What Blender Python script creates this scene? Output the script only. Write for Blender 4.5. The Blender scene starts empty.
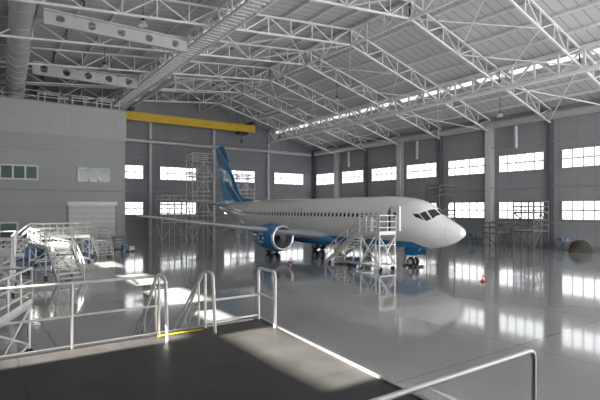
import bpy, math, random
from mathutils import Vector, Matrix
random.seed(4)
sc = bpy.context.scene
try:
    sc.view_settings.view_transform = 'Standard'
    sc.view_settings.exposure = 0.42
except Exception: pass

# ---------------------------------------------------------------- materials
def mat(name, col, rough=0.5, metal=0.0, noise=0.06, scale=3.0, emit=None, es=0.0, coat=0.0, bump=0.0):
    m = bpy.data.materials.new(name); m.use_nodes = True
    nt = m.node_tree; b = nt.nodes['Principled BSDF']
    b.inputs['Roughness'].default_value = rough
    b.inputs['Metallic'].default_value = metal
    if coat: b.inputs['Coat Weight'].default_value = coat; b.inputs['Coat Roughness'].default_value = .05
    tc = nt.nodes.new('ShaderNodeTexCoord'); n = nt.nodes.new('ShaderNodeTexNoise')
    n.inputs['Scale'].default_value = scale; n.inputs['Detail'].default_value = 3
    nt.links.new(tc.outputs['Object'], n.inputs['Vector'])
    r = nt.nodes.new('ShaderNodeValToRGB')
    r.color_ramp.elements[0].position = .3; r.color_ramp.elements[1].position = .7
    r.color_ramp.elements[0].color = [max(0, c*(1-noise)) for c in col]+[1]
    r.color_ramp.elements[1].color = [min(1, c*(1+noise)) for c in col]+[1]
    nt.links.new(n.outputs['Fac'], r.inputs['Fac']); nt.links.new(r.outputs['Color'], b.inputs['Base Color'])
    if emit:
        b.inputs['Emission Color'].default_value = list(emit)+[1]; b.inputs['Emission Strength'].default_value = es
    if bump:
        bp = nt.nodes.new('ShaderNodeBump'); bp.inputs['Strength'].default_value = bump
        nt.links.new(n.outputs['Fac'], bp.inputs['Height']); nt.links.new(bp.outputs['Normal'], b.inputs['Normal'])
    return m

def N(nt, t, **kw):
    n = nt.nodes.new(t)
    for k, v in kw.items(): setattr(n, k, v)
    return n
def math_n(nt, op, a, b=None):
    n = N(nt, 'ShaderNodeMath', operation=op)
    for i, v in enumerate((a, b)):
        if v is None: continue
        if isinstance(v, (int, float)): n.inputs[i].default_value = v
        else: nt.links.new(v, n.inputs[i])
    return n.outputs[0]
def mix_n(nt, fac, a, b):
    n = N(nt, 'ShaderNodeMix', data_type='RGBA')
    nt.links.new(fac, n.inputs[0])
    for s, v in ((n.inputs[6], a), (n.inputs[7], b)):
        if isinstance(v, (tuple, list)): s.default_value = list(v)+[1]
        else: nt.links.new(v, s)
    return n.outputs[2]
def line_mask(nt, coord, spacing, width):
    f = math_n(nt, 'FRACT', math_n(nt, 'DIVIDE', coord, spacing))
    return math_n(nt, 'LESS_THAN', f, width/spacing)

def grid_mat(name, col, linecol, sx, sy, w, rough, ax=('X', 'Y'), coat=0, noise=.06, nscale=.25, spec=None):
    m = mat(name, col, rough, 0, noise, nscale, coat=coat)
    nt = m.node_tree; b = nt.nodes['Principled BSDF']
    tc = N(nt, 'ShaderNodeTexCoord'); s = N(nt, 'ShaderNodeSeparateXYZ'); nt.links.new(tc.outputs['Object'], s.inputs[0])
    ml = None
    for a, sp in zip(ax, (sx, sy)):
        if sp:
            k = line_mask(nt, math_n(nt, 'ADD', s.outputs[a], 1000.0), sp, w)
            ml = k if ml is None else math_n(nt, 'MAXIMUM', ml, k)
    old = b.inputs['Base Color'].links[0].from_socket
    nt.links.new(mix_n(nt, ml, old, linecol), b.inputs['Base Color'])
    if spec: b.inputs['Specular IOR Level'].default_value = spec
    return m

M = {}
M['floor'] = grid_mat('epoxy_floor', (.31, .313, .315), (.21, .21, .215), 6, 6, .05, .10, coat=.4, noise=.05, spec=.8)
M['roof'] = grid_mat('roof_deck', (.60, .61, .625), (.40, .41, .42), .0, .9, .12, .6, noise=.03)
M['steel'] = mat('painted_steel', (.76, .76, .755), .45)
M['steel2'] = mat('column_steel', (.60, .605, .605), .5)
M['steelD'] = mat('dark_column_steel', (.13, .13, .14), .5)
M['wallR'] = grid_mat('wall_panel_grey', (.31, .315, .33), (.23, .235, .25), 1.9, 0, .05, .55, ax=('Y', 'Z'))
M['wallB'] = grid_mat('wall_panel_back', (.255, .26, .285), (.19, .195, .215), 1.77, 0, .05, .55, ax=('X', 'Z'))
M['office'] = grid_mat('office_panel', (.42, .425, .435), (.34, .345, .355), 0, 3.1, .06, .6, ax=('X', 'Z'))
M['officeL'] = mat('office_upper', (.49, .495, .505), .6)
M['duct'] = mat('galvanised_duct', (.52, .53, .54), .35, .4)
M['white'] = mat('white_paint', (.8, .8, .79), .4)
M['glow'] = mat('daylight_glazing', (.8, .85, .9), .3, emit=(.97, .985, 1.0), es=1.7)
M['sky'] = mat('skylight_glazing', (.8, .85, .9), .3, emit=(1, .99, .97), es=.95)
M['glass'] = mat('dark_glass', (.03, .04, .045), .08)
M['green'] = mat('green_glass', (.12, .2, .19), .1)
M['frame'] = mat('window_frame', (.34, .345, .355), .5)
M['yellow'] = mat('crane_yellow', (.75, .48, .03), .45)
M['yel2'] = mat('tape_yellow', (.8, .6, .02), .5)
M['alu'] = mat('aluminium', (.62, .63, .63), .35, .3)
M['aluw'] = mat('aluminium_white', (.74, .74, .73), .35, .1)
M['plate'] = grid_mat('deck_plate', (.040, .039, .038), (.012, .012, .012), 1.5, 2.5, .015, .45, noise=.25, nscale=1.5)
M['lip'] = mat('deck_lip', (.42, .42, .41), .4, .3)
M['rubber'] = mat('rubber', (.02, .02, .02), .7)
M['blue'] = mat('livery_blue', (.015, .23, .56), .2, coat=.5)
M['blue2'] = mat('cabinet_blue', (.05, .17, .38), .4)
M['red'] = mat('safety_red', (.75, .07, .02), .5)
M['dark'] = mat('dark_metal', (.06, .06, .07), .4, .4)
M['chrome'] = mat('polished_metal', (.8, .8, .82), .15, 1)
M['wing'] = mat('wing_grey', (.5, .51, .53), .28)
M['grey'] = mat('mid_grey', (.24, .245, .25), .5)
M['wood'] = mat('pallet_wood', (.38, .26, .14), .7, noise=.2)
M['tarp'] = mat('tarp', (.04, .036, .03), .8, noise=.3)
M['door'] = grid_mat('roller_door_white', (.70, .70, .70), (.43, .44, .45), 0, .6, .05, .5, ax=('X', 'Z'))
M['lamp'] = mat('lamp_lens', (.85, .85, .82), .3)

# fuselage: white with blue belly
m = mat('fuselage_paint', (.86, .86, .855), .16, coat=.6, noise=.01)
nt = m.node_tree; b = nt.nodes['Principled BSDF']
tc = N(nt, 'ShaderNodeTexCoord'); s = N(nt, 'ShaderNodeSeparateXYZ'); nt.links.new(tc.outputs['Object'], s.inputs[0])
cut = math_n(nt, 'SUBTRACT', 1.95, math_n(nt, 'MULTIPLY', math_n(nt, 'MAXIMUM', math_n(nt, 'SUBTRACT', 3.5, s.outputs['Y']), 0.0), .5))
msk = math_n(nt, 'LESS_THAN', s.outputs['Z'], cut)
nt.links.new(mix_n(nt, msk, b.inputs['Base Color'].links[0].from_socket, (.02, .24, .58)), b.inputs['Base Color'])
M['fus'] = m
# fin
m = mat('fin_paint', (.02, .2, .5), .2, coat=.5)
nt = m.node_tree; b = nt.nodes['Principled BSDF']
tc = N(nt, 'ShaderNodeTexCoord'); s = N(nt, 'ShaderNodeSeparateXYZ'); nt.links.new(tc.outputs['Object'], s.inputs[0])
v = math_n(nt, 'ADD', math_n(nt, 'MULTIPLY', s.outputs['Z'], 1.0), math_n(nt, 'MULTIPLY', s.outputs['Y'], -.75))
r = N(nt, 'ShaderNodeValToRGB'); r.color_ramp.interpolation = 'CONSTANT'
f = math_n(nt, 'DIVIDE', math_n(nt, 'ADD', v, 24.0), 10.0)
nt.links.new(f, r.inputs['Fac'])
els = [(0, (.2, .5, .7)), (.2, (.05, .42, .65)), (.42, (.01, .18, .42)), (.52, (.3, .55, .72)), (.55, (.02, .24, .52)), (.72, (.07, .45, .7)), (.76, (.01, .16, .38))]
r.color_ramp.elements[0].color = (*els[0][1], 1)
r.color_ramp.elements[1].position = els[1][0]; r.color_ramp.elements[1].color = (*els[1][1], 1)
for p, c in els[2:]:
    e = r.color_ramp.elements.new(p); e.color = (*c, 1)
nt.links.new(r.outputs['Color'], b.inputs['Base Color'])
M['fin'] = m

# ---------------------------------------------------------------- mesh builder
class MB:
    def __init__(s): s.v = []; s.f = []; s.m = []; s.sm = []; s.ms = []
    def mi(s, k):
        if k not in s.ms: s.ms.append(k)
        return s.ms.index(k)
    def add(s, vs, fs, k, smooth=False):
        o = len(s.v); s.v += [tuple(p) for p in vs]; i = s.mi(k)
        for f in fs: s.f.append([a+o for a in f]); s.m.append(i); s.sm.append(smooth)
    def box(s, c, d, k, rz=0.0):
        cs, sn = math.cos(rz), math.sin(rz); vs = []
        for z in (-1, 1):
            for x, y in ((-1, -1), (1, -1), (1, 1), (-1, 1)):
                a, b_ = x*d[0]/2, y*d[1]/2
                vs.append((c[0]+a*cs-b_*sn, c[1]+a*sn+b_*cs, c[2]+z*d[2]/2))
        s.add(vs, [(3, 2, 1, 0), (4, 5, 6, 7), (0, 1, 5, 4), (1, 2, 6, 5), (2, 3, 7, 6), (3, 0, 4, 7)], k)
    def bb(s, x0, x1, y0, y1, z0, z1, k): s.box(((x0+x1)/2, (y0+y1)/2, (z0+z1)/2), (abs(x1-x0), abs(y1-y0), abs(z1-z0)), k)
    def beam(s, p, q, w, k, h=None):
        h = h or w; p = Vector(p); q = Vector(q); d = (q-p)
        if d.length < 1e-6: return
        d.normalize(); up = Vector((0, 0, 1))
        if abs(d.z) > .98: up = Vector((0, 1, 0))
        a = d.cross(up).normalized(); b_ = a.cross(d).normalized(); vs = []
        for e in (p, q):
            for i, j in ((-1, -1), (1, -1), (1, 1), (-1, 1)): vs.append(e+a*i*w/2+b_*j*h/2)
        s.add(vs, [(3, 2, 1, 0), (4, 5, 6, 7), (0, 1, 5, 4), (1, 2, 6, 5), (2, 3, 7, 6), (3, 0, 4, 7)], k)
    def tube(s, p, q, r, k, n=8, r2=None):
        r2 = r if r2 is None else r2
        p = Vector(p); q = Vector(q); d = (q-p).normalized(); up = Vector((0, 0, 1))
        if abs(d.z) > .98: up = Vector((0, 1, 0))
        a = d.cross(up).normalized(); b_ = a.cross(d); vs = []
        for e, rr in ((p, r), (q, r2)):
            for i in range(n):
                t = 2*math.pi*i/n; vs.append(e+(a*math.cos(t)+b_*math.sin(t))*rr)
        s.add(vs, [(i, (i+1) % n, n+(i+1) % n, n+i) for i in range(n)], k, True)
        s.add(vs, [tuple(range(n))[::-1], tuple(range(n, 2*n))], k)
    def path(s, pts, r, k, n=8, bend=0.0):
        pts = [Vector(p) for p in pts]
        if bend:
            out = [pts[0]]
            for i in range(1, len(pts)-1):
                a = (pts[i-1]-pts[i]); c = (pts[i+1]-pts[i]); bb = min(bend, a.length*.45, c.length*.45)
                A = pts[i]+a.normalized()*bb; C = pts[i]+c.normalized()*bb
                for t in (0, .25, .5, .75, 1): out.append(A*(1-t)**2+pts[i]*2*t*(1-t)+C*t*t)
            out.append(pts[-1]); pts = out
        for a, b_ in zip(pts, pts[1:]): 
            if (a-b_).length > 1e-5: s.tube(a, b_, r, k, n)
    def loft(s, rings, k, cap=True, smooth=True, closed=True):
        n = len(rings[0]); vs = [p for r_ in rings for p in r_]; fs = []
        for i in range(len(rings)-1):
            for j in range(n if closed else n-1): fs.append((i*n+j, i*n+(j+1) % n, (i+1)*n+(j+1) % n, (i+1)*n+j))
        s.add(vs, fs, k, smooth)
        if cap: s.add(rings[0], [tuple(range(n))[::-1]], k); s.add(rings[-1], [tuple(range(n))], k)
    def obj(s, name, parent=None, loc=(0, 0, 0), bevel=0):
        me = bpy.data.meshes.new(name); me.from_pydata(s.v, [], s.f)
        for k in s.ms: me.materials.append(M[k])
        me.polygons.foreach_set('material_index', s.m); me.polygons.foreach_set('use_smooth', s.sm); me.update()
        import bmesh
        bm = bmesh.new(); bm.from_mesh(me); bmesh.ops.recalc_face_normals(bm, faces=bm.faces); bm.to_mesh(me); bm.free()
        o = bpy.data.objects.new(name, me); sc.collection.objects.link(o); o.location = loc
        if parent: o.parent = parent
        if bevel:
            bv = o.modifiers.new('bevel', 'BEVEL'); bv.width = bevel; bv.segments = 2
        return o
def empty(name, loc=(0, 0, 0), rz=0):
    e = bpy.data.objects.new(name, None); e.location = loc; e.rotation_euler[2] = rz; sc.collection.objects.link(e); return e

XL, XR, YN, YB = -16.0, 53.7, -8.0, 72.4
def roofz(x): return 22.3-.1*(30-x) if x < 30 else 22.3-.27*(x-30)
BAYS = [72.4-7.6*i for i in range(11)]

# ---------------------------------------------------------------- shell
b = MB(); b.bb(XL, XR, YN, YB, -.3, 0, 'floor'); b.obj('floor')
b = MB()
for x0, x1 in ((XL-.3, 30), (30, XR+.3)):
    z0, z1 = roofz(x0), roofz(x1)
    b.add([(x0, YN-.3, z0), (x1, YN-.3, z1), (x1, YB+.3, z1), (x0, YB+.3, z0), (x0, YN-.3, z0+.4), (x1, YN-.3, z1+.4), (x1, YB+.3, z1+.4), (x0, YB+.3, z0+.4)],
          [(0, 1, 2, 3), (4, 5, 6, 7), (0, 1, 5, 4), (1, 2, 6, 5), (2, 3, 7, 6), (3, 0, 4, 7)], 'roof')
b.obj('ceiling')
b = MB(); b.bb(XR, XR+.3, YN, YB, 0, roofz(XR), 'wallR'); b.obj('wall_right')
b = MB()
P = [(XL, 0), (XR, 0), (XR, roofz(XR)), (30, 22.3), (XL, roofz(XL))]
b.add([(x, YB, z) for x, z in P]+[(x, YB+.3, z) for x, z in P], [(0, 1, 2, 3, 4), (9, 8, 7, 6, 5)]+[(i, (i+1) % 5, 5+(i+1) % 5, 5+i) for i in range(5)], 'wallB')
b.obj('wall_back')
# unseen left wall; high openings added and sized to cast the sun patches
b = MB()
def wleft(y0, y1, z0, z1): b.bb(XL-.3, XL, y0, y1, z0, z1, 'wallR')
zt = roofz(XL); Z0, Z1 = 9.9, 12.9
wleft(YN, YB, 0, Z0); wleft(YN, YB, Z1, zt)
ops = [(4.6, 7.75, 11.85, 12.5), (7.9, 8.45, 10.1, 11.7), (15.0, 18.4, 11.7, 12.3), (20.4, 24.6, 11.6, 12.7), (26.5, 31.4, 11.7, 12.7), (33.2, 41.5, 11.8, 12.7), (43.5, 48, 11.3, 12.1)]
y = YN
for (y0, y1, z0, z1) in ops:
    wleft(y, y0, Z0, Z1)
    if z0 > Z0: wleft(y0, y1, Z0, z0)
    if z1 < Z1: wleft(y0, y1, z1, Z1)
    y = y1
wleft(y, YB, Z0, Z1)
b.obj('wall_left')
# front wall behind the photographer; big open doorway, unseen, added to let sky light in
b = MB(); b.bb(XL, 12, YN-.3, YN, 0, 17.7, 'wallB'); b.bb(52.5, XR, YN-.3, YN, 0, 15.8, 'wallB')
Q = [(12, 14), (52.5, 14), (52.5, roofz(52.5)), (30, 22.3), (12, roofz(12))]
b.add([(x, YN-.3, z) for x, z in Q]+[(x, YN, z) for x, z in Q], [(0, 1, 2, 3, 4), (9, 8, 7, 6, 5)]+[(i, (i+1) % 5, 5+(i+1) % 5, 5+i) for i in range(5)], 'wallB')
Q = [(XL, 17.7), (12, 17.7), (12, roofz(12))]
b.add([(x, YN-.3, z) for x, z in Q]+[(x, YN, z) for x, z in Q], [(0, 1, 2), (5, 4, 3)]+[(i, (i+1) % 3, 3+(i+1) % 3, 3+i) for i in range(3)], 'wallB')
b.obj('wall_front')

# windows
wn = 0
def window(axis, c0, c1, z0, z1, plane, d, k='glow', nv=5):
    global wn; wn += 1
    b = MB()
    def bx(a0, a1, e0, e1, zz0, zz1, k):
        p0, p1 = sorted((plane+d*e0, plane+d*e1))
        if axis == 'Y': b.bb(p0, p1, a0, a1, zz0, zz1, k)
        else: b.bb(a0, a1, p0, p1, zz0, zz1, k)
    bx(c0, c1, 0, .05, z0, z1, k)
    for zz in (z0, z1, (z0+z1)/2): bx(c0-.08, c1+.08, .0, .14, zz-.07, zz+.07, 'frame')
    for i in range(nv+1):
        x = c0+(c1-c0)*i/nv; bx(x-.05, x+.05, 0, .13, z0, z1, 'frame')
    b.obj('window_%d' % wn)
for i in range(len(BAYS)-1):
    y1, y0 = BAYS[i], BAYS[i+1]
    for z0, z1 in ((3.1, 5.2), (8.85, 10.95)):
        window('Y', y0+.9, y1-1.1, z0, z1, XR, -1)
COLX = [11.4, 22.0, 32.6, 43.2]
for x0, x1 in ((14.6, 21), (23.6, 29.6), (34.6, 40.6), (44.7, 51.2)):
    for z0, z1 in ((3.4, 5.4), (8.9, 11.0)):
        window('X', x0, x1, z0, z1, YB, -1)
def skylight(xa, xb):
    global wn; wn += 1
    b = MB(); y = YN+1
    while y < YB-3:
        za, zb = roofz(xa)-.03, roofz(xb)-.03
        b.add([(xa, y, za), (xb, y, zb), (xb, y+3.2, zb), (xa, y+3.2, za)], [(0, 1, 2, 3)], 'sky'); y += 3.8
    b.obj('window_%d' % wn)
skylight(17.6, 18.7); skylight(44.6, 45.3)

# columns
for i, y in enumerate(BAYS[:-1]):
    b = MB(); y = max(y, YN+.5) - (0.3 if i == 0 else 0)
    if i in (3, 5, 1, 7, 9):
        b.bb(XR-.75, XR-.65, y-.42, y+.42, 0, 15.2, 'steel2'); b.bb(XR-.65, XR-.1, y-.05, y+.05, 0, 15.2, 'steel2'); b.bb(XR-.15, XR-.02, y-.42, y+.42, 0, 15.2, 'steel2')
        b.bb(XR-.95, XR-.02, y-.5, y+.5, 0, .12, 'steel2')
        b.obj('steel_column')
    else:
        b.bb(XR-.5, XR-.42, y-.18, y+.18, 0, 15.3, 'steelD'); b.bb(XR-.42, XR-.1, y-.04, y+.04, 0, 15.3, 'steelD'); b.bb(XR-.1, XR-.02, y-.18, y+.18, 0, 15.3, 'steelD')
        b.bb(XR-.6, XR-.02, y-.25, y+.25, 0, .08, 'steelD')
        b.obj('steel_column')
for x in COLX[1:]:
    b = MB(); h = roofz(x)-2.6
    b.bb(x-.2, x+.2, YB-.55, YB-.47, 0, h, 'steel2'); b.bb(x-.05, x+.05, YB-.47, YB-.1, 0, h, 'steel2'); b.bb(x-.2, x+.2, YB-.1, YB-.02, 0, h, 'steel2')
    b.obj('steel_column')
b = MB()
for z in (2.7, 6.9, 12.0): b.bb(XR-.18, XR-.01, YN+.1, YB-.1, z-.06, z+.06, 'frame')
b.obj('trim_1')
b = MB()
for z in (2.9, 7.1, 12.2): b.bb(14.3, XR-.2, YB-.16, YB-.01, z-.06, z+.06, 'frame')
b.obj('trim_2')
b = MB(); b.bb(XR-.06, XR-.01, YN+.1, YB-.1, 0, .35, 'grey'); b.obj('baseboard_right')
b = MB(); b.bb(14.3, XR-.2, YB-.06, YB-.01, 0, .35, 'grey'); b.obj('baseboard_back')

# ---------------------------------------------------------------- roof structure
b = MB()
x = XL+1.3
while x < XR:
    b.bb(x-.07, x+.07, YN+.1, YB-.1, roofz(x)-.28, roofz(x)-.04, 'steel'); x += 2.65
b.obj('roof_purlins')
def truss(b, a, c, d0, d1, n, w, k='steel'):
    a = Vector(a); c = Vector(c); Z = Vector((0, 0, 1))
    b.beam(a, c, w, k); b.beam(a-Z*d0, c-Z*d1, w, k)
    for i in range(n+1):
        t = i/n; p = a.lerp(c, t); q = p-Z*(d0*(1-t)+d1*t)
        b.beam(p, q, w*.55, k)
        if i < n:
            t2 = (i+1)/n; p2 = a.lerp(c, t2); q2 = p2-Z*(d0*(1-t2)+d1*t2)
            if i % 2: b.beam(q, p2, w*.55, k)
            else: b.beam(p, q2, w*.55, k)
def off(x): return roofz(x)-.42
for y in BAYS[1:]:
    b = MB()
    xs = [XL+.3, 6, 16, 30, 43.2, XR-.3]
    for a, c in zip(xs, xs[1:]):
        truss(b, (a, y, off(a)), (c, y, off(c)), 1.5, 1.5, max(4, round((c-a)/2.3)), .16)
    b.obj('roof_truss')
for x, dp, w in ((16, 1.7, .22), (30, 1.6, .2), (43.2, 2.0, .3)):
    b = MB(); truss(b, (x, YN+.3, off(x)+.05), (x, YB-.6, off(x)+.05), dp, dp, 36, w)
    if x == 43.2: b.bb(x-.3, x+.3, YN+.3, YB-.6, off(x)-dp-.12, off(x)-dp+.1, 'white')
    b.obj('longitudinal_girder')
b = MB()
for i in range(1, len(BAYS)-1):
    for x0, x1 in ((16, 23), (23, 30), (30, 36.6), (36.6, 43.2), (43.2, 53)):
        z0, z1 = off(x0)-1.5, off(x1)-1.5
        if (i) % 2 == 0: b.beam((x0, BAYS[i], z0), (x1, BAYS[i+1], z1), .09, 'steel'); b.beam((x1, BAYS[i], z1), (x0, BAYS[i+1], z0), .09, 'steel')
b.obj('roof_bracing')
b = MB(); zc = 18.6
for dx in (-.7, .7):
    b.beam((16+dx, 0, zc), (16+dx, 68, zc), .14, 'white', .25)
    b.beam((16+dx, 0, zc+1.1), (16+dx, 68, zc+1.1), .07, 'white')
    for i in range(46): b.beam((16+dx, i*1.5, zc), (16+dx, i*1.5, zc+1.1 if i % 5 else roofz(16)-.4), .06, 'white')
for i in range(110): b.bb(15.3, 16.7, i*.62, i*.62+.34, zc-.03, zc+.03, 'white')
b.obj('ceiling_catwalk')
def holed_beam(name, x0, x1, y, z0, z1, pitch, r):
    b = MB(); n = int((x1-x0)/pitch); zc = (z0+z1)/2
    for i in range(n):
        a = x0+i*pitch; cx = a+pitch/2; outer = []; inner = []
        for j in range(16):
            t = 2*math.pi*j/16; c, s_ = math.cos(t), math.sin(t)
            k = min(pitch/2/max(abs(c), 1e-6), (z1-z0)/2/max(abs(s_), 1e-6))
            outer.append((cx+c*k, y, zc+s_*k)); inner.append((cx+c*r, y, zc+s_*r))
        b.add(outer+inner, [(j, (j+1) % 16, 16+(j+1) % 16, 16+j) for j in range(16)], 'steel2')
    b.bb(x0, x0+n*pitch, y-.2, y+.2, z1, z1+.12, 'steel2'); b.bb(x0, x0+n*pitch, y-.2, y+.2, z0-.12, z0, 'steel2')
    b.obj(name)
holed_beam('castellated_beam', 4.6, 15.3, 54.0, 18.1, 19.2, 2.1, .36)
holed_beam('castellated_beam', 4.0, 15.3, 38.6, 18.0, 18.9, 2.2, .3)

# ducts
def duct(name, pts, r, k='duct', ring=2.0):
    b = MB(); b.path(pts, r, k, 20, bend=r*1.2)
    for a, c in zip(pts, pts[1:]):
        a = Vector(a); c = Vector(c); L = (c-a).length; n = int(L/ring)
        for i in range(1, n):
            p = a.lerp(c, i/n); d = (c-a).normalized(); b.tube(p-d*.05, p+d*.05, r*1.06, k, 20)
    b.obj(name)
duct('ventilation_duct', [(XR-1.3, -4, 14.7), (XR-1.3, 70, 14.7)], .42)
duct('ventilation_duct', [(2.0, 30, 19.2), (2.7, 39.5, 18.9), (3.3, 57.6, 16.9), (3.3, 57.6, 15.75)], .85, ring=1.5)
duct('ventilation_duct', [(16, YB-1.3, 14.6), (52, YB-1.3, 14.6)], .3)
for y in (61, 45.8, 30.6, 15.4):
    duct('duct_drop', [(XR-.9, y, 14.2), (XR-.9, y, 11.6)], .22)

for x, y in ((10, 47), (10, 34.5), (24, 53), (37, 45), (24, 23), (48.5, 30)):
    b = MB(); z = roofz(x)-2.3
    b.tube((0, 0, 2.0), (0, 0, .35), .03, 'dark', 6); b.tube((0, 0, .35), (0, 0, .1), .12, 'dark', 12, .16)
    b.tube((0, 0, .12), (0, 0, -.25), .14, 'alu', 16, .36); b.tube((0, 0, -.25), (0, 0, -.27), .33, 'lamp', 16)
    b.obj('high_bay_lamp', loc=(x, y, z))

# yellow overhead crane
b = MB()
yc = 68.5; X0, X1 = 17.0, 38.4
b.bb(X0, X1, yc-.3, yc+.3, 17.1, 18.2, 'yellow'); b.bb(X0, X1, yc-.4, yc+.4, 18.2, 18.28, 'yellow')
for x in (X0+1, X1-1): b.bb(x-.25, x+.25, yc-1.6, yc+1.6, 18.28, 18.65, 'dark')
b.bb(35.2, 36.8, yc-.6, yc+.5, 16.6, 17.05, 'dark'); b.tube((36, yc, 16.6), (36, yc, 15.6), .04, 'dark'); b.bb(35.85, 36.15, yc-.1, yc+.1, 15.3, 15.7, 'dark')
for x in (20, 24, 28, 32): b.bb(x, x+.08, yc-.33, yc+.33, 17.1, 18.2, 'yellow')
b.obj('overhead_crane')
b = MB()
for x in (X0+1, X1-1):
    b.bb(x-.15, x+.15, 50, YB-.7, 18.66, 19.0, 'steel2')
    for y in (50.2, 57.2, 64.8, 71.4): b.bb(x-.06, x+.06, y-.06, y+.06, 19.0, roofz(x)-.3, 'steel2')
b.obj('crane_runway')

# ---------------------------------------------------------------- office block
b = MB()
b.bb(XL+.1, 14.1, 55.7, YB-.1, 0, 12.2, 'office'); b.bb(XL+.1, 14.2, 55.6, YB-.1, 12.2, 15.6, 'officeL')
b.bb(XL+.1, 14.16, 55.62, 55.7, 6.2, 6.4, 'frame')
b.bb(XL+.1, 14.3, 55.5, YB-.1, 15.6, 15.72, 'frame')
b.obj('office_block')
b = MB()
for y in (55.8,):
    for z in (16.2, 16.75): b.tube((XL+1, y, z), (14, y, z), .04, 'white', 6)
    for i in range(16): b.tube((-15+i*1.9, y, 15.72), (-15+i*1.9, y, 16.75), .04, 'white', 6)
b.obj('roof_guardrail')
for x, w in ((5.4, 2.2), (8.8, 1.6), (11.4, 1.8)):
    b = MB()
    b.bb(x, x+w, 58, 60, 15.75, 17.1, 'duct'); b.bb(x+.2, x+w-.2, 57.96, 58, 15.95, 16.9, 'dark'); b.bb(x-.05, x+w+.05, 57.9, 60.1, 17.1, 17.2, 'grey')
    b.obj('air_handling_unit')
def owin(x0, x1, z0, z1, n):
    global wn; wn += 1
    b = MB(); y = 55.58
    b.bb(x0, x1, y-.02, 55.68, z0, z1, 'green')
    for i in range(n+1):
        x = x0+(x1-x0)*i/n; b.bb(x-.08, x+.08, y-.1, 55.69, z0-.08, z1+.08, 'white')
    for z in (z0, z1): b.bb(x0, x1, y-.1, 55.69, z-.08, z+.08, 'white')
    b.obj('window_%d' % wn)
owin(1.9, 5.2, 7.4, 8.8, 3); owin(9.1, 12.3, 7.4, 8.8, 3); owin(.3, 3.4, 1.2, 2.9, 2); owin(-8, -3, 7.4, 8.8, 4)
b = MB(); b.bb(8.1, 13.0, 55.55, 55.68, 0, 4.7, 'door')
for x in (8.0, 13.0): b.bb(x, x+.18, 55.45, 55.69, 0, 4.9, 'frame')
b.bb(8, 13.18, 55.4, 55.69, 4.7, 5.1, 'white'); b.obj('door_1')
b = MB(); b.bb(4.6, 5.7, 55.6, 55.68, 0, 2.2, 'grey'); b.bb(4.5, 5.8, 55.62, 55.69, 2.2, 2.3, 'white'); b.tube((5.5, 55.55, 1.05), (5.35, 55.55, 1.05), .03, 'chrome'); b.obj('door_2')

# ---------------------------------------------------------------- AIRLINER
AP = empty('airliner', (26.8, 19.1, 0))
ST = [(0, 2.70, 2.64, .02), (.06, 2.87, 2.48, .18), (.3, 3.06, 2.28, .41), (.6, 3.23, 2.08, .62), (1.0, 3.43, 1.88, .86), (1.5, 3.66, 1.7, 1.1), (2.0, 3.95, 1.57, 1.31), (2.5, 4.36, 1.48, 1.47), (3.0, 4.69, 1.41, 1.59),
      (3.6, 4.93, 1.37, 1.69), (4.6, 5.13, 1.33, 1.8), (6, 5.27, 1.3, 1.86), (8, 5.31, 1.3, 1.88), (15, 5.31, 1.3, 1.88), (21, 5.31, 1.3, 1.88), (24.5, 5.31, 1.33, 1.88), (27, 5.31, 1.55, 1.86), (29, 5.30, 1.98, 1.76), (31, 5.27, 2.5, 1.55),
      (33, 5.21, 3.06, 1.27), (35, 5.1, 3.6, .93), (36.7, 4.97, 4.0, .6), (37.7, 4.83, 4.22, .36), (38.1, 4.7, 4.4, .15)]
def prof(t):
    t = max(0, min(t, 38.1))
    for i in range(len(ST)-1):
        if t <= ST[i+1][0]: break
    a, c = ST[i], ST[i+1]; h = c[0]-a[0]; u = (t-a[0])/h; out = []
    for j in (1, 2, 3):
        s0 = (c[j]-a[j])/h
        m0 = s0 if i == 0 else .5*(s0+(a[j]-ST[i-1][j])/(a[0]-ST[i-1][0]))
        m1 = s0 if i+2 >= len(ST) else .5*(s0+(ST[i+2][j]-c[j])/(ST[i+2][0]-c[0]))
        if i == 0: m1 = s0*.6
        out.append((2*u**3-3*u*u+1)*a[j]+(u**3-2*u*u+u)*h*m0+(-2*u**3+3*u*u)*c[j]+(u**3-u*u)*h*m1)
    return out
def surf(t, ang, o=0.0):   # ang degrees from top; negative = starboard (-X)
    zt, zb, hw = prof(t); a = math.radians(ang); hh = (zt-zb)/2
    return (math.sin(a)*(hw+o), t, (zt+zb)/2+math.cos(a)*(hh+o))
ts = [0, .03, .06, .12, .2, .3, .4, .5, .6, .8, 1.0, 1.25, 1.5, 1.75, 2, 2.25, 2.5, 2.75, 3, 3.3, 3.6, 4, 4.6, 5.3, 6]+[7+i for i in range(18)]+[25+i*.7 for i in range(19)]+[38.0, 38.1]
b = MB(); b.loft([[surf(t, 360*i/48) for i in range(48)] for t in ts], 'fus'); b.obj('fuselage', AP)
b = MB(); rings = []
for t, hw, z0, z1 in ((11.6, .6, 1.35, 1.5), (12.6, 1.5, 1.15, 2.0), (14, 2.0, 1.0, 2.45), (17, 2.12, .98, 2.5), (20, 2.1, 1.0, 2.4), (22, 1.8, 1.1, 2.1), (23.6, .9, 1.3, 1.6)):
    rings.append([(hw*math.copysign(abs(math.cos(a))**.7, math.cos(a)), t, (z0+z1)/2+(z1-z0)/2*math.copysign(abs(math.sin(a))**.7, math.sin(a))) for a in [2*math.pi*i/28 for i in range(28)]])
b.loft(rings, 'fus'); b.obj('belly_fairing', AP)
b = MB()
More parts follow.
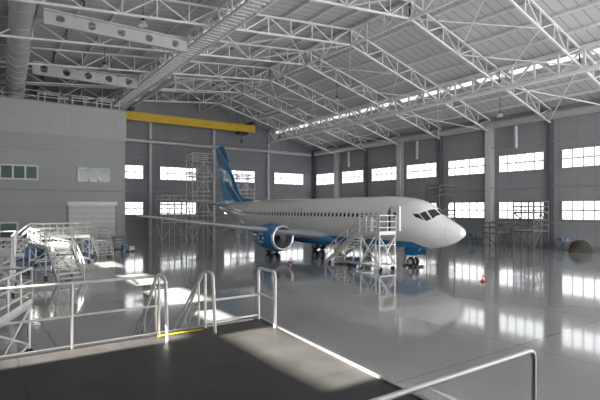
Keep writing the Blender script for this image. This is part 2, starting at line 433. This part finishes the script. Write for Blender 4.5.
def patch(t0, t1, a0, a1, k, o=.012, nt_=2, na=4, quad=None):
    vs = []
    for i in range(nt_+1):
        for j in range(na+1):
            u, v = i/nt_, j/na
            if quad:
                (ta, aa), (tb, ab), (tc_, ac), (td, ad) = quad
                t = (1-u)*((1-v)*ta+v*td)+u*((1-v)*tb+v*tc_); a = (1-u)*((1-v)*aa+v*ad)+u*((1-v)*ab+v*ac)
            else: t = t0+(t1-t0)*u; a = a0+(a1-a0)*v
            vs.append(surf(t, a, o))
    n = na+1
    b.add(vs, [(i*n+j, i*n+j+1, (i+1)*n+j+1, (i+1)*n+j) for i in range(nt_) for j in range(na)], k)
def outline(t0, t1, a0, a1, sgn, k='grey', w=.04):
    da = w*28
    patch(t0, t0+w, sgn*a0, sgn*a1, k, na=8); patch(t1-w, t1, sgn*a0, sgn*a1, k, na=8)
    patch(t0, t1, sgn*a0, sgn*(a0+da), k); patch(t0, t1, sgn*(a1-da), sgn*a1, k)
for sg in (-1, 1):
    t = 6.6
    while t < 31.3:
        if not (12.9 < t < 13.3):
            pts = []
            for j in range(10):
                a = 2*math.pi*j/10; pts.append(surf(t+.13*math.cos(a), sg*(75.5+5.6*math.sin(a)), .012))
            b.add(pts, [tuple(range(10))], 'glass')
        t += .52
    outline(16.6, 17.15, 58, 90, sg); outline(17.6, 18.15, 58, 90, sg); outline(32.0, 32.8, 45, 108, sg)
    outline(8.4, 9.7, 100, 140, sg if sg < 0 else 1); outline(25.0, 26.2, 100, 135, sg)
    q = [[(1.90, 3), (2.38, 3), (2.52, 32), (1.96, 42)], [(2.0, 46), (2.58, 36), (2.82, 53), (2.24, 62)], [(2.34, 63), (2.88, 54.5), (3.3, 61), (3.0, 66)]]
    for Q in q: patch(0, 0, 0, 0, 'glass', .014, 4, 5, quad=[(t, sg*a) for t, a in Q])
    patch(.98, 1.0, sg*0, sg*180, 'wing', .006, 1, 24)
outline(4.6, 5.45, 50, 110, 1)
b.obj('windows_and_hatches', AP)
b = MB(); patch(4.62, 5.42, -52, -108, 'dark', .012, 2, 8); outline(4.55, 5.5, 49, 111, -1, 'alu', .06)
b.obj('service_door_opening', AP)
b = MB()
b.bb(-2.5, -2.36, 3.55, 4.4, 2.75, 4.5, 'fus'); b.bb(-2.37, -1.8, 4.42, 4.5, 3.4, 3.55, 'alu'); b.bb(-2.52, -2.5, 3.85, 4.1, 3.7, 4.05, 'glass')
b.obj('service_door', AP)

def foil(n=10):
    xs = [.5*(1-math.cos(math.pi*i/n)) for i in range(n+1)]
    f = lambda x: 5*(.2969*math.sqrt(x)-.126*x-.3516*x*x+.2843*x**3-.1036*x**4)
    return [(x, f(x)) for x in xs]+[(x, -f(x)*.75) for x in xs[-2:0:-1]]
F = foil()
def wing(name, sec, k):
    b = MB(); b.loft([[(x, tl+fx*c, z+fy*c*th) for fx, fy in F] for x, tl, c, z, th in sec], k); return b
for sg, nm in ((-1, 'right'), (1, 'left')):
    b = wing('w', [(sg*1.2, 12.7, 8.3, 1.85, .13), (sg*1.9, 13.4, 7.6, 1.92, .13), (sg*5.8, 15.8, 5.0, 2.42, .12), (sg*10.5, 18.4, 3.3, 3.0, .11), (sg*15.3, 21.0, 1.75, 3.72, .10), (sg*15.6, 21.5, 1.0, 3.77, .06)], 'wing')
    for x, tt, z in ((3.6, 20.6, 1.75), (7.6, 20.5, 2.35), (10.6, 21.2, 2.78)):
        rings = []
        for u, r_ in ((-1.8, .03), (-1.3, .17), (-.4, .24), (.6, .2), (1.4, .02)):
            rings.append([(sg*x+r_*math.cos(a), tt+u, z-.12+r_*1.1*math.sin(a)-.06*u) for a in [2*math.pi*i/10 for i in range(10)]])
        b.loft(rings, 'wing')
    b.obj('wing_'+nm, AP)
    b = wing('h', [(sg*.2, 33.2, 4.3, 4.75, .1), (sg*1.0, 33.8, 3.8, 4.85, .1), (sg*7.1, 37.3, 1.5, 5.55, .09), (sg*7.2, 37.6, .9, 5.56, .05)], 'wing'); b.obj('tailplane_'+nm, AP)
b = MB(); rings = []
for z, tl, c, th in ((4.9, 31.0, 6.4, .09), (5.6, 31.8, 5.75, .095), (6.2, 32.5, 5.2, .1), (9.5, 34.9, 3.7, .1), (12.55, 36.95, 2.4, .1), (12.7, 37.3, 1.9, .05)):
    rings.append([(fy*c*th*(.9), tl+fx*c, z) for fx, fy in F])
b.loft(rings, 'fin')
b.loft([[(-.16, 33.0, 5.0), (0, 33.0, 6.35), (.16, 33.0, 5.0)], [(-.14, 31.6, 5.1), (0, 31.6, 5.65), (.14, 31.6, 5.1)], [(-.02, 28.0, 5.2), (0, 28.0, 5.32), (.02, 28, 5.2)]], 'fin')
b.obj('tail_fin', AP)
G = 1.10
def ring(cx, t, cz, r_, n=32, flat=1.0): r_ *= G; return [(cx+r_*math.cos(2*math.pi*i/n), t, cz+r_*math.sin(2*math.pi*i/n)*(flat if math.sin(2*math.pi*i/n) < 0 else 1)) for i in range(n)]
for sg, nm in ((-1, 'right'), (1, 'left')):
    cx, cz, t0 = sg*4.83, 1.74, 14.9
    b = MB()
    pr = [(.22, .83), (.08, .86), (.0, .93), (.04, 1.0), (.2, 1.07)]
    b.loft([ring(cx, t0+t, cz, r_, 36, .93) for t, r_ in pr], 'chrome', cap=False)
    b.loft([ring(cx, t0+t, cz, r_, 36, .93) for t, r_ in ((1.0, .8), (.22, .83))], 'grey', cap=False)
    pr = [(.2, 1.07), (.6, 1.14), (1.3, 1.18), (2.2, 1.15), (3.0, 1.04), (3.8, .88)]
    b.loft([ring(cx, t0+t, cz, r_, 36, .93) for t, r_ in pr], 'blue', cap=False)
    b.loft([ring(cx, t0+t, cz, r_, 36) for t, r_ in ((3.8, .85), (3.2, .8))], 'dark', cap=True)
    b.loft([ring(cx, t0+t, cz, r_, 24) for t, r_ in ((3.2, .6), (4.0, .54), (4.6, .4))], 'alu')
    b.loft([ring(cx, t0+t, cz, r_, 16) for t, r_ in ((4.6, .3), (5.2, .04))], 'alu')
    b.loft([ring(cx, t0+1.0, cz, .8, 36), ring(cx, t0+1.02, cz, .8, 36)], 'dark')
    b.loft([ring(cx, t0+t, cz, r_, 16) for t, r_ in ((.5, .02), (.62, .1), (.95, .24))], 'dark')
    for i in range(24):
        a = 2*math.pi*i/24; c, s_ = math.cos(a), math.sin(a); c2, s2 = math.cos(a+.16), math.sin(a+.16)
        b.add([(cx+.26*c, t0+.9, cz+.26*s_), (cx+.84*c, t0+.85, cz+.84*s_), (cx+.84*c2, t0+.98, cz+.84*s2), (cx+.26*c2, t0+.98, cz+.26*s2)], [(0, 1, 2, 3)], 'alu')
    def nac(t, a):
        for (ta, ra), (tb, rb) in zip(pr, pr[1:]):
            if t <= tb: r_ = ra+(rb-ra)*(t-ta)/(tb-ta); break
        r_ = r_*G+.015; s_ = math.sin(a)
        return (cx+r_*math.cos(a), t0+t, cz+r_*s_*(.93 if s_ < 0 else 1))
    for side in (0, math.pi):
        for i in range(6):
            th = 2*math.pi*i/6; tc0, ac0 = 1.75+.42*math.cos(th), .33*math.sin(th)
            pts = [nac(tc0+.18*math.cos(q_), side+(ac0+.12*math.sin(q_))*(1 if side == 0 else -1)) for q_ in [2*math.pi*j/10 for j in range(10)]]
            b.add(pts, [tuple(range(10))], 'white')
    b.loft([[(cx-.16, t0+1.2, cz+1.2), (cx+.16, t0+1.2, cz+1.2), (cx+.16, t0+1.2, cz+1.33), (cx-.16, t0+1.2, cz+1.33)],
            [(cx-.2, t0+2.4, cz+.9), (cx+.2, t0+2.4, cz+.9), (cx+.2, t0+2.4, cz+1.3), (cx-.2, t0+2.4, cz+1.3)],
            [(cx-.2, t0+4.2, cz+.5), (cx+.2, t0+4.2, cz+.5), (cx+.2, t0+4.2, cz+.75), (cx-.2, t0+4.2, cz+.75)]], 'wing', smooth=False)
    b.obj('engine_'+nm, AP)
def wheel(b, x, t, r_, w):
    b.loft([[(x+dx, t+rr*math.cos(a), r_+rr*math.sin(a)) for a in [2*math.pi*i/24 for i in range(24)]] for dx, rr in ((-w/2, r_*.7), (-w/2*.8, r_*.95), (-w/4, r_), (w/4, r_), (w/2*.8, r_*.95), (w/2, r_*.7))], 'rubber')
    for e in (-1, 1): b.tube((x+e*w*.5, t, r_), (x+e*(w*.5+.02), t, r_), r_*.52, 'alu', 16)
b = MB(); wheel(b, -.22, 4.5, .36, .22); wheel(b, .22, 4.5, .36, .22)
b.tube((-.3, 4.5, .36), (.3, 4.5, .36), .06, 'alu'); b.tube((0, 4.5, .36), (0, 4.35, 1.6), .08, 'aluw', 12); b.tube((0, 4.45, .9), (0, 3.6, 1.5), .05, 'aluw')
for e in (-1, 1): b.add([(e*.35, 3.6, 1.42), (e*.35, 5.0, 1.36), (e*.5, 4.9, .85), (e*.5, 3.7, .9)], [(0, 1, 2, 3)], 'fus')
b.box((0, 4.4, 1.0), (.3, .12, .16), 'alu'); b.obj('nose_gear', AP)
for sg, nm in ((-1, 'right'), (1, 'left')):
    b = MB(); x = sg*2.86
    wheel(b, x-.43, 19.9, .56, .38); wheel(b, x+.43, 19.9, .56, .38)
    b.tube((x-.5, 19.9, .56), (x+.5, 19.9, .56), .1, 'alu'); b.tube((x, 19.9, .56), (x, 19.7, 2.1), .13, 'aluw', 12); b.tube((x, 19.8, 1.0), (x-sg*1.4, 19.6, 1.9), .07, 'aluw')
    b.add([(x+sg*.25, 19.3, 2.0), (x+sg*.25, 20.2, 2.0), (x+sg*.3, 20.1, .95), (x+sg*.3, 19.4, .95)], [(0, 1, 2, 3)], 'wing')
    b.obj('main_gear_'+nm, AP)

# ---------------------------------------------------------------- helpers for stands
def stair(b, base, dr, w, rise, run, n, k='aluw', rail=True, rr=.03, th=.16, rh=1.05):
    base = Vector(base); d = Vector((math.cos(dr), math.sin(dr), 0)); s_ = Vector((-d.y, d.x, 0)); Z = Vector((0, 0, 1))
    top = base+d*run+Z*rise
    for e in (-1, 1):
        o = s_*e*w/2; b.beam(base+o, top+o, .05, k, th)
        if rail:
            b.path([base+o+Z*.05, base+o+Z*rh, top+o+Z*rh, top+o], rr, k, 8, bend=.15)
            b.tube(base+o+Z*rh*.55, top+o+Z*rh*.55, rr*.8, k)
            for t in (.33, .66): p = base.lerp(top, t)+o; b.tube(p, p+Z*rh, rr*.8, k)
    for i in range(1, n+1):
        p = base+d*run*(i-.5)/n+Z*rise*i/n; b.box(p-Z*.02, (run/n*1.05, w, .04), k, dr)
def guard(b, pts, h, k='aluw', r=.03, sp=1.2, mids=(.5,), toe=False):
    Z = Vector((0, 0, 1))
    for a, c in zip(pts, pts[1:]):
        a = Vector(a); c = Vector(c); n = max(1, round((c-a).length/sp))
        b.tube(a+Z*h, c+Z*h, r, k)
        for m_ in mids: b.tube(a+Z*h*m_, c+Z*h*m_, r*.8, k)
        if toe: b.beam(a+Z*.08, c+Z*.08, .02, k, .15)
        for i in range(n+1): p = a.lerp(c, i/n); b.tube(p, p+Z*h, r, k)
def scaffold(name, x0, x1, y0, y1, levels, nx, ny, k='steel2', r=.045, open_=()):
    b = MB(); top = levels[-1]+1.1
    for i in range(nx+1):
        for j in range(ny+1):
            x = x0+(x1-x0)*i/nx; y = y0+(y1-y0)*j/ny
            b.tube((x, y, 0), (x, y, top), r, k, 6); b.box((x, y, .02), (.2, .2, .04), k)
    for z in levels:
        b.bb(x0, x1, y0, y1, z-.06, z, 'grey')
        for zz in (z-.1, z+.55, z+1.1):
            for y in (y0, y1): b.tube((x0, y, zz), (x1, y, zz), r, k, 6)
            for x in (x0, x1): b.tube((x, y0, zz), (x, y1, zz), r, k, 6)
    zz = [0]+list(levels)
    for a, c in zip(zz, zz[1:]):
        for i in range(nx):
            xa = x0+(x1-x0)*i/nx; xb = x0+(x1-x0)*(i+1)/nx
            if i % 2: xa, xb = xb, xa
            b.tube((xa, y0, a+.1), (xb, y0, c-.1), r*.8, k, 6)
        b.tube((x0, y0, a+.1), (x0, y1, c-.1), r*.8, k, 6)
    return b.obj(name)
# tail dock
scaffold('tail_dock_scaffold', 23.8, 27.0, 59.5, 61.7, (2.8, 5.6, 8.2, 10.8), 2, 1, 'steel2', r=.07)
scaffold('tail_dock_scaffold', 30.6, 33.4, 59.5, 61.7, (3.0, 6.0, 8.2), 2, 1, 'steel2', r=.07)
scaffold('tail_dock_scaffold', 19.8, 23.2, 60.0, 62.0, (2.6, 5.0), 2, 1, 'steel2', r=.06)
# boarding stairs beside the forward service door
b = MB(); x0, x1, ya, yb, h = 22.6, 24.2, 22.9, 24.9, 2.6
b.bb(x0, x1, ya, yb, h-.1, h, 'alu')
for x in (x0+.05, x1-.05):
    for y in (ya+.05, yb-.05): b.tube((x, y, .12), (x, y, h), .06, 'aluw')
    b.beam((x, ya, .35), (x, yb+1.2, .35), .1, 'aluw'); b.tube((x, ya+.05, .4), (x, yb-.05, h-.2), .04, 'aluw'); b.tube((x, yb-.05, .4), (x, ya+.05, h-.2), .04, 'aluw')
for y in (ya, yb): b.beam((x0, y, .35), (x1, y, .35), .1, 'aluw'); b.tube((x0, y, .4), (x1, y, h-.2), .04, 'aluw'); b.tube((x1, y, .4), (x0, y, h-.2), .04, 'aluw')
for z in (1.0, 1.8): b.beam((x0, ya, z), (x0, yb, z), .05, 'aluw'); b.beam((x0, ya, z), (x1, ya, z), .05, 'aluw')
guard(b, [(x0, yb, h), (x0, ya, h), (x1, ya, h)], 1.25, r=.04, mids=(.33, .66), toe=True, sp=.7)
guard(b, [(x1, yb-.1, h), (x1, yb, h), (x1-.5, yb, h)], 1.25, r=.04, mids=(.33, .66))
stair(b, (23.2, 28.9, .1), -math.pi/2, 1.2, 2.5, 4.0, 11, rr=.045, th=.3)
for y in (ya, yb+1.2, 28.5):
    for x in (x0+.1, x1-.3):
        b.tube((x-.06, y, .16), (x+.06, y, .16), .16, 'rubber', 14)
for x in (22.8, 23.7): b.beam((x, yb, .35), (x, 28.6, .2), .09, 'aluw'); b.tube((x, 26.8, .3), (x, 26.8, 1.35), .045, 'aluw')
b.obj('boarding_stairs')

# ---------------------------------------------------------------- foreground platform
VP = empty('viewing_platform')
b = MB(); PX, PY, PZ = 4.86, 8.45, 2.0
def pxe(y): return PX-(PY-y)*.10
pl = [(-9, -6), (pxe(-6), -6), (PX, PY), (-9, PY)]
b.add([(x, y, PZ-.08) for x, y in pl]+[(x, y, PZ) for x, y in pl], [(3, 2, 1, 0), (4, 5, 6, 7)]+[(i, (i+1) % 4, 4+(i+1) % 4, 4+i) for i in range(4)], 'plate')
b.bb(-9, PX+.05, PY, PY+.08, PZ-.25, PZ+.03, 'lip'); b.beam((pxe(-6)+.03, -6, PZ-.11), (PX+.03, PY, PZ-.11), .05, 'lip', .26)
for x in (-8.8, -6, -3, 0, 2.4):
    for y in (-5.8, -2, 2, 5, PY-.1): b.bb(x-.06, x+.06, y-.06, y+.06, 0, PZ-.08, 'steel2')
for y in (-5.8, -2, 2, 5, PY-.1): x = pxe(y)-.12; b.bb(x-.06, x+.06, y-.06, y+.06, 0, PZ-.08, 'steel2')
for y in (-5.8, 2, PY-.1): b.bb(-9, pxe(y)-.05, y-.05, y+.05, PZ-.3, PZ-.08, 'steel2')
b.obj('deck', VP)
b = MB(); r = .024
gy = PY-.06
guard(b, [(-8.8, gy, PZ), (2.72, gy, PZ)], 1.08, 'aluw', r, 1.5, (.5,))
b.tube((3.62, gy, PZ+.52), (4.8, gy, PZ+.52), r, 'aluw'); b.tube((3.62, gy, PZ+.1), (4.8, gy, PZ+.1), r, 'aluw')
b.tube((3.62, gy, PZ), (3.62, gy, PZ+1.05), r*1.2, 'aluw')
b.path([(4.8, gy, PZ), (4.8, gy, PZ+1.08), (4.74, gy-.75, PZ+1.08), (4.74, gy-.75, PZ)], r*1.3, 'aluw', 10, bend=.12)
b.tube((4.8, gy, PZ+.55), (4.74, gy-.75, PZ+.55), r, 'aluw')
for x in (2.72, 3.62):
    b.path([(x, gy-.45, PZ), (x, gy-.35, PZ+1.1), (x, gy+.1, PZ+1.1), (x, gy+2.0, .95)], r*1.3, 'aluw', 10, bend=.15)
b.box((3.1, gy-.1, PZ+.012), (.85, .06, .012), 'yel2')
b.obj('guardrail', VP)
b = MB(); stair(b, (3.17, PY+2.3, 0), -math.pi/2, .85, 1.85, 2.1, 8, rail=True, rr=.022); b.obj('stairs', VP)
b = MB(); hy = 2.1
b.path([(.6, hy, PZ), (.6, hy, PZ+1.1), (3.9, hy, PZ+1.1), (3.9, hy, PZ)], .02, 'aluw', 12, bend=.08)
b.tube((.6, hy, PZ+.3), (3.9, hy, PZ+.3), .018, 'aluw'); b.obj('handrail', VP)

# left access stands
def stand(name, loc, rz, L, W, h, run, k='aluw'):
    b = MB(); b.bb(0, L, 0, W, h-.1, h, 'alu')
    for x in (.05, L-.05):
        for y in (.05, W-.05): b.tube((x, y, .15), (x, y, h), .045, k); b.tube((x-.04, y, .1), (x+.04, y, .1), .1, 'rubber', 12)
    for y in (.05, W-.05): b.tube((.05, y, .3), (L-.05, y, h-.15), .035, k); b.tube((L-.05, y, .3), (.05, y, h-.15), .035, k); b.beam((0, y, .3), (L, y, .3), .06, k)
    guard(b, [(0, 0, h), (L, 0, h), (L, W, h), (0, W, h)], 1.05, k, .035, 1.0, (.33, .66), toe=True)
    stair(b, (-run, W/2, 0), 0, W*.9, h, run, max(4, int(h/.22)), k, rr=.035, th=.2)
    o = b.obj(name, loc=loc); o.rotation_euler[2] = math.radians(rz); return o
stand('access_stand', (.3, 13.0, 0), 70, 3.0, 1.3, 1.5, 1.8)
stand('access_stand', (-1.6, 15.5, 0), 75, 3.2, 1.4, 2.2, 2.4)
stand('access_stand', (5.0, 32.5, 0), 100, 3.6, 1.6, 1.9, 2.2)
stand('access_stand', (3.6, 40, 0), 10, 4.0, 1.6, 2.1, 2.4)
stand('access_stand', (1.5, 27, 0), 85, 3.2, 1.6, 2.0, 2.4)
stand('access_stand', (.2, 35.5, 0), 20, 2.6, 1.4, 1.2, 1.4)
stand('access_stand', (9.9, 45.0, 0), 95, 3.0, 1.4, 1.5, 1.6)
stand('access_stand', (-.6, 21.0, 0), 95, 2.4, 1.4, 1.2, 1.4)

for (x, y, w, d, h, k) in ((3.4, 50.5, 2.4, .8, 1.9, 'blue2'), (6.4, 51.5, 1.8, .8, 1.6, 'grey'), (2.0, 46.5, 2.2, 1.0, 1.1, 'blue2'), (5.6, 47.8, 2.0, .9, 1.3, 'white'), (8.9, 51.2, 1.6, .8, 1.2, 'blue2'), (11.6, 52.2, 1.8, .8, 1.3, 'grey'), (.2, 50.5, 2.2, .8, 1.6, 'blue2')):
    b = MB(); b.bb(0, w, 0, d, .12, h, k); b.bb(-.03, w+.03, -.03, d+.03, h, h+.05, 'grey')
    for i in range(3): b.bb(.05, w-.05, -.03, 0, .2+i*(h-.25)/3, .12+(i+1)*(h-.2)/3, k); b.bb(w*.35, w*.65, -.07, -.03, .3+i*(h-.25)/3, .34+i*(h-.25)/3, 'alu')
    for xx in (.15, w-.15):
        for yy in (.15, d-.15): b.tube((xx-.03, yy, .06), (xx+.03, yy, .06), .06, 'rubber', 10)
    b.obj('tool_cabinet', loc=(x, y, 0))
for x, y in ((12.0, 48.2), (-1.5, 45.5)):
    b = MB()
    for i in range(5): b.bb(0, 1.2, i*.19, i*.19+.12, .12, .15, 'wood')
    for i in (0, .55, 1.1): b.bb(i, i+.1, 0, .88, 0, .12, 'wood')
    b.bb(.05, .6, .05, .8, .15, .65, 'blue2'); b.bb(.65, 1.15, .1, .75, .15, .5, 'white'); b.obj('loaded_pallet', loc=(x, y, 0))
scaffold('work_scaffold', 48.2, 51.2, 26.0, 28.2, (2.0, 4.0), 2, 1, 'steelD', r=.08)
scaffold('work_scaffold', 47.5, 50.5, 37.6, 39.6, (3.0, 6.2), 1, 1, 'steelD', r=.08)
scaffold('work_scaffold', 48.8, 51.8, 30.6, 32.4, (1.6,), 2, 1, 'steelD', r=.07)
for (x, y) in ((50.0, 34.6), (50.2, 24.0), (50.2, 43.5)):
    b = MB(); b.bb(0, 2.2, 0, .9, .85, .92, 'grey'); b.bb(.1, 2.1, .1, .8, .25, .3, 'grey')
    for xx in (.06, 2.14):
        for yy in (.06, .84): b.bb(xx-.04, xx+.04, yy-.04, yy+.04, 0, .85, 'steelD')
    b.bb(.3, .9, .2, .7, .92, 1.25, 'blue2'); b.bb(1.2, 1.8, .2, .6, .92, 1.15, 'grey'); b.obj('work_bench', loc=(x, y, 0))
b = MB(); rings = []
for i in range(9):
    z = 1.2*math.sin(i/8*math.pi/2); s_ = math.cos(i/8*math.pi/2)*.85+.12
    rings.append([((1.4+.2*math.sin(3*a+i*.4))*s_*math.cos(a), (1.0+.16*math.cos(4*a))*s_*math.sin(a), z) for a in [2*math.pi*j/20 for j in range(20)]])
b.loft(rings, 'tarp'); b.obj('tarpaulin_covered_pile', loc=(49.4, 21.9, 0))
for x, y in ((24.6, 16.3), (20.7, 31.0)):
    b = MB(); b.box((0, 0, .02), (.3, .3, .04), 'rubber')
    for a, c, ra, rb, k in ((.04, .16, .11, .085, 'red'), (.16, .24, .085, .065, 'white'), (.24, .42, .065, .025, 'red')): b.tube((0, 0, a), (0, 0, c), ra, k, 14, rb)
    b.obj('traffic_cone', loc=(x, y, 0))
for x, y in ((26.8, 23.0), (26.8, 24.2)):
    b = MB()
    b.loft([[(-.4, -.1, 0), (-.4, .1, 0), (-.4, 0, .15)], [(.4, -.1, 0), (.4, .1, 0), (.4, 0, .15)]], 'dark', smooth=False); b.obj('wheel_chock', loc=(x, y, 0))
b = MB(); b.tube((0, 0, 0), (0, 0, 8.4), .12, 'white', 12); b.tube((0, 0, 0), (0, 0, .1), .3, 'grey', 12); b.tube((0, 0, 8.3), (-.8, 0, 8.6), .1, 'white', 10); b.box((-.9, 0, 8.6), (.5, .3, .15), 'grey'); b.obj('lamp_post', loc=(50.6, 19.2, 0))

# ---------------------------------------------------------------- light
w = bpy.data.worlds.new('world'); sc.world = w; w.use_nodes = True
bg = w.node_tree.nodes['Background']; bg.inputs[0].default_value = (1, .99, .975, 1); bg.inputs[1].default_value = 5.2
S = bpy.data.lights.new('sun', 'SUN'); S.energy = 42; S.angle = .009; S.color = (1, .94, .85)
so = bpy.data.objects.new('sun', S); sc.collection.objects.link(so)
so.rotation_euler = Vector((2, 0, -1)).to_track_quat('-Z', 'Y').to_euler(); so.location = (-30, 20, 25)

cam = bpy.data.cameras.new('camera'); co = bpy.data.objects.new('camera', cam); sc.collection.objects.link(co)
co.location = (0, 0, 4.3); co.rotation_euler = (math.radians(90), 0, -math.atan2(.572, .82))
cam.lens = 36*463/600; cam.shift_y = .015; cam.clip_end = 500
sc.camera = co
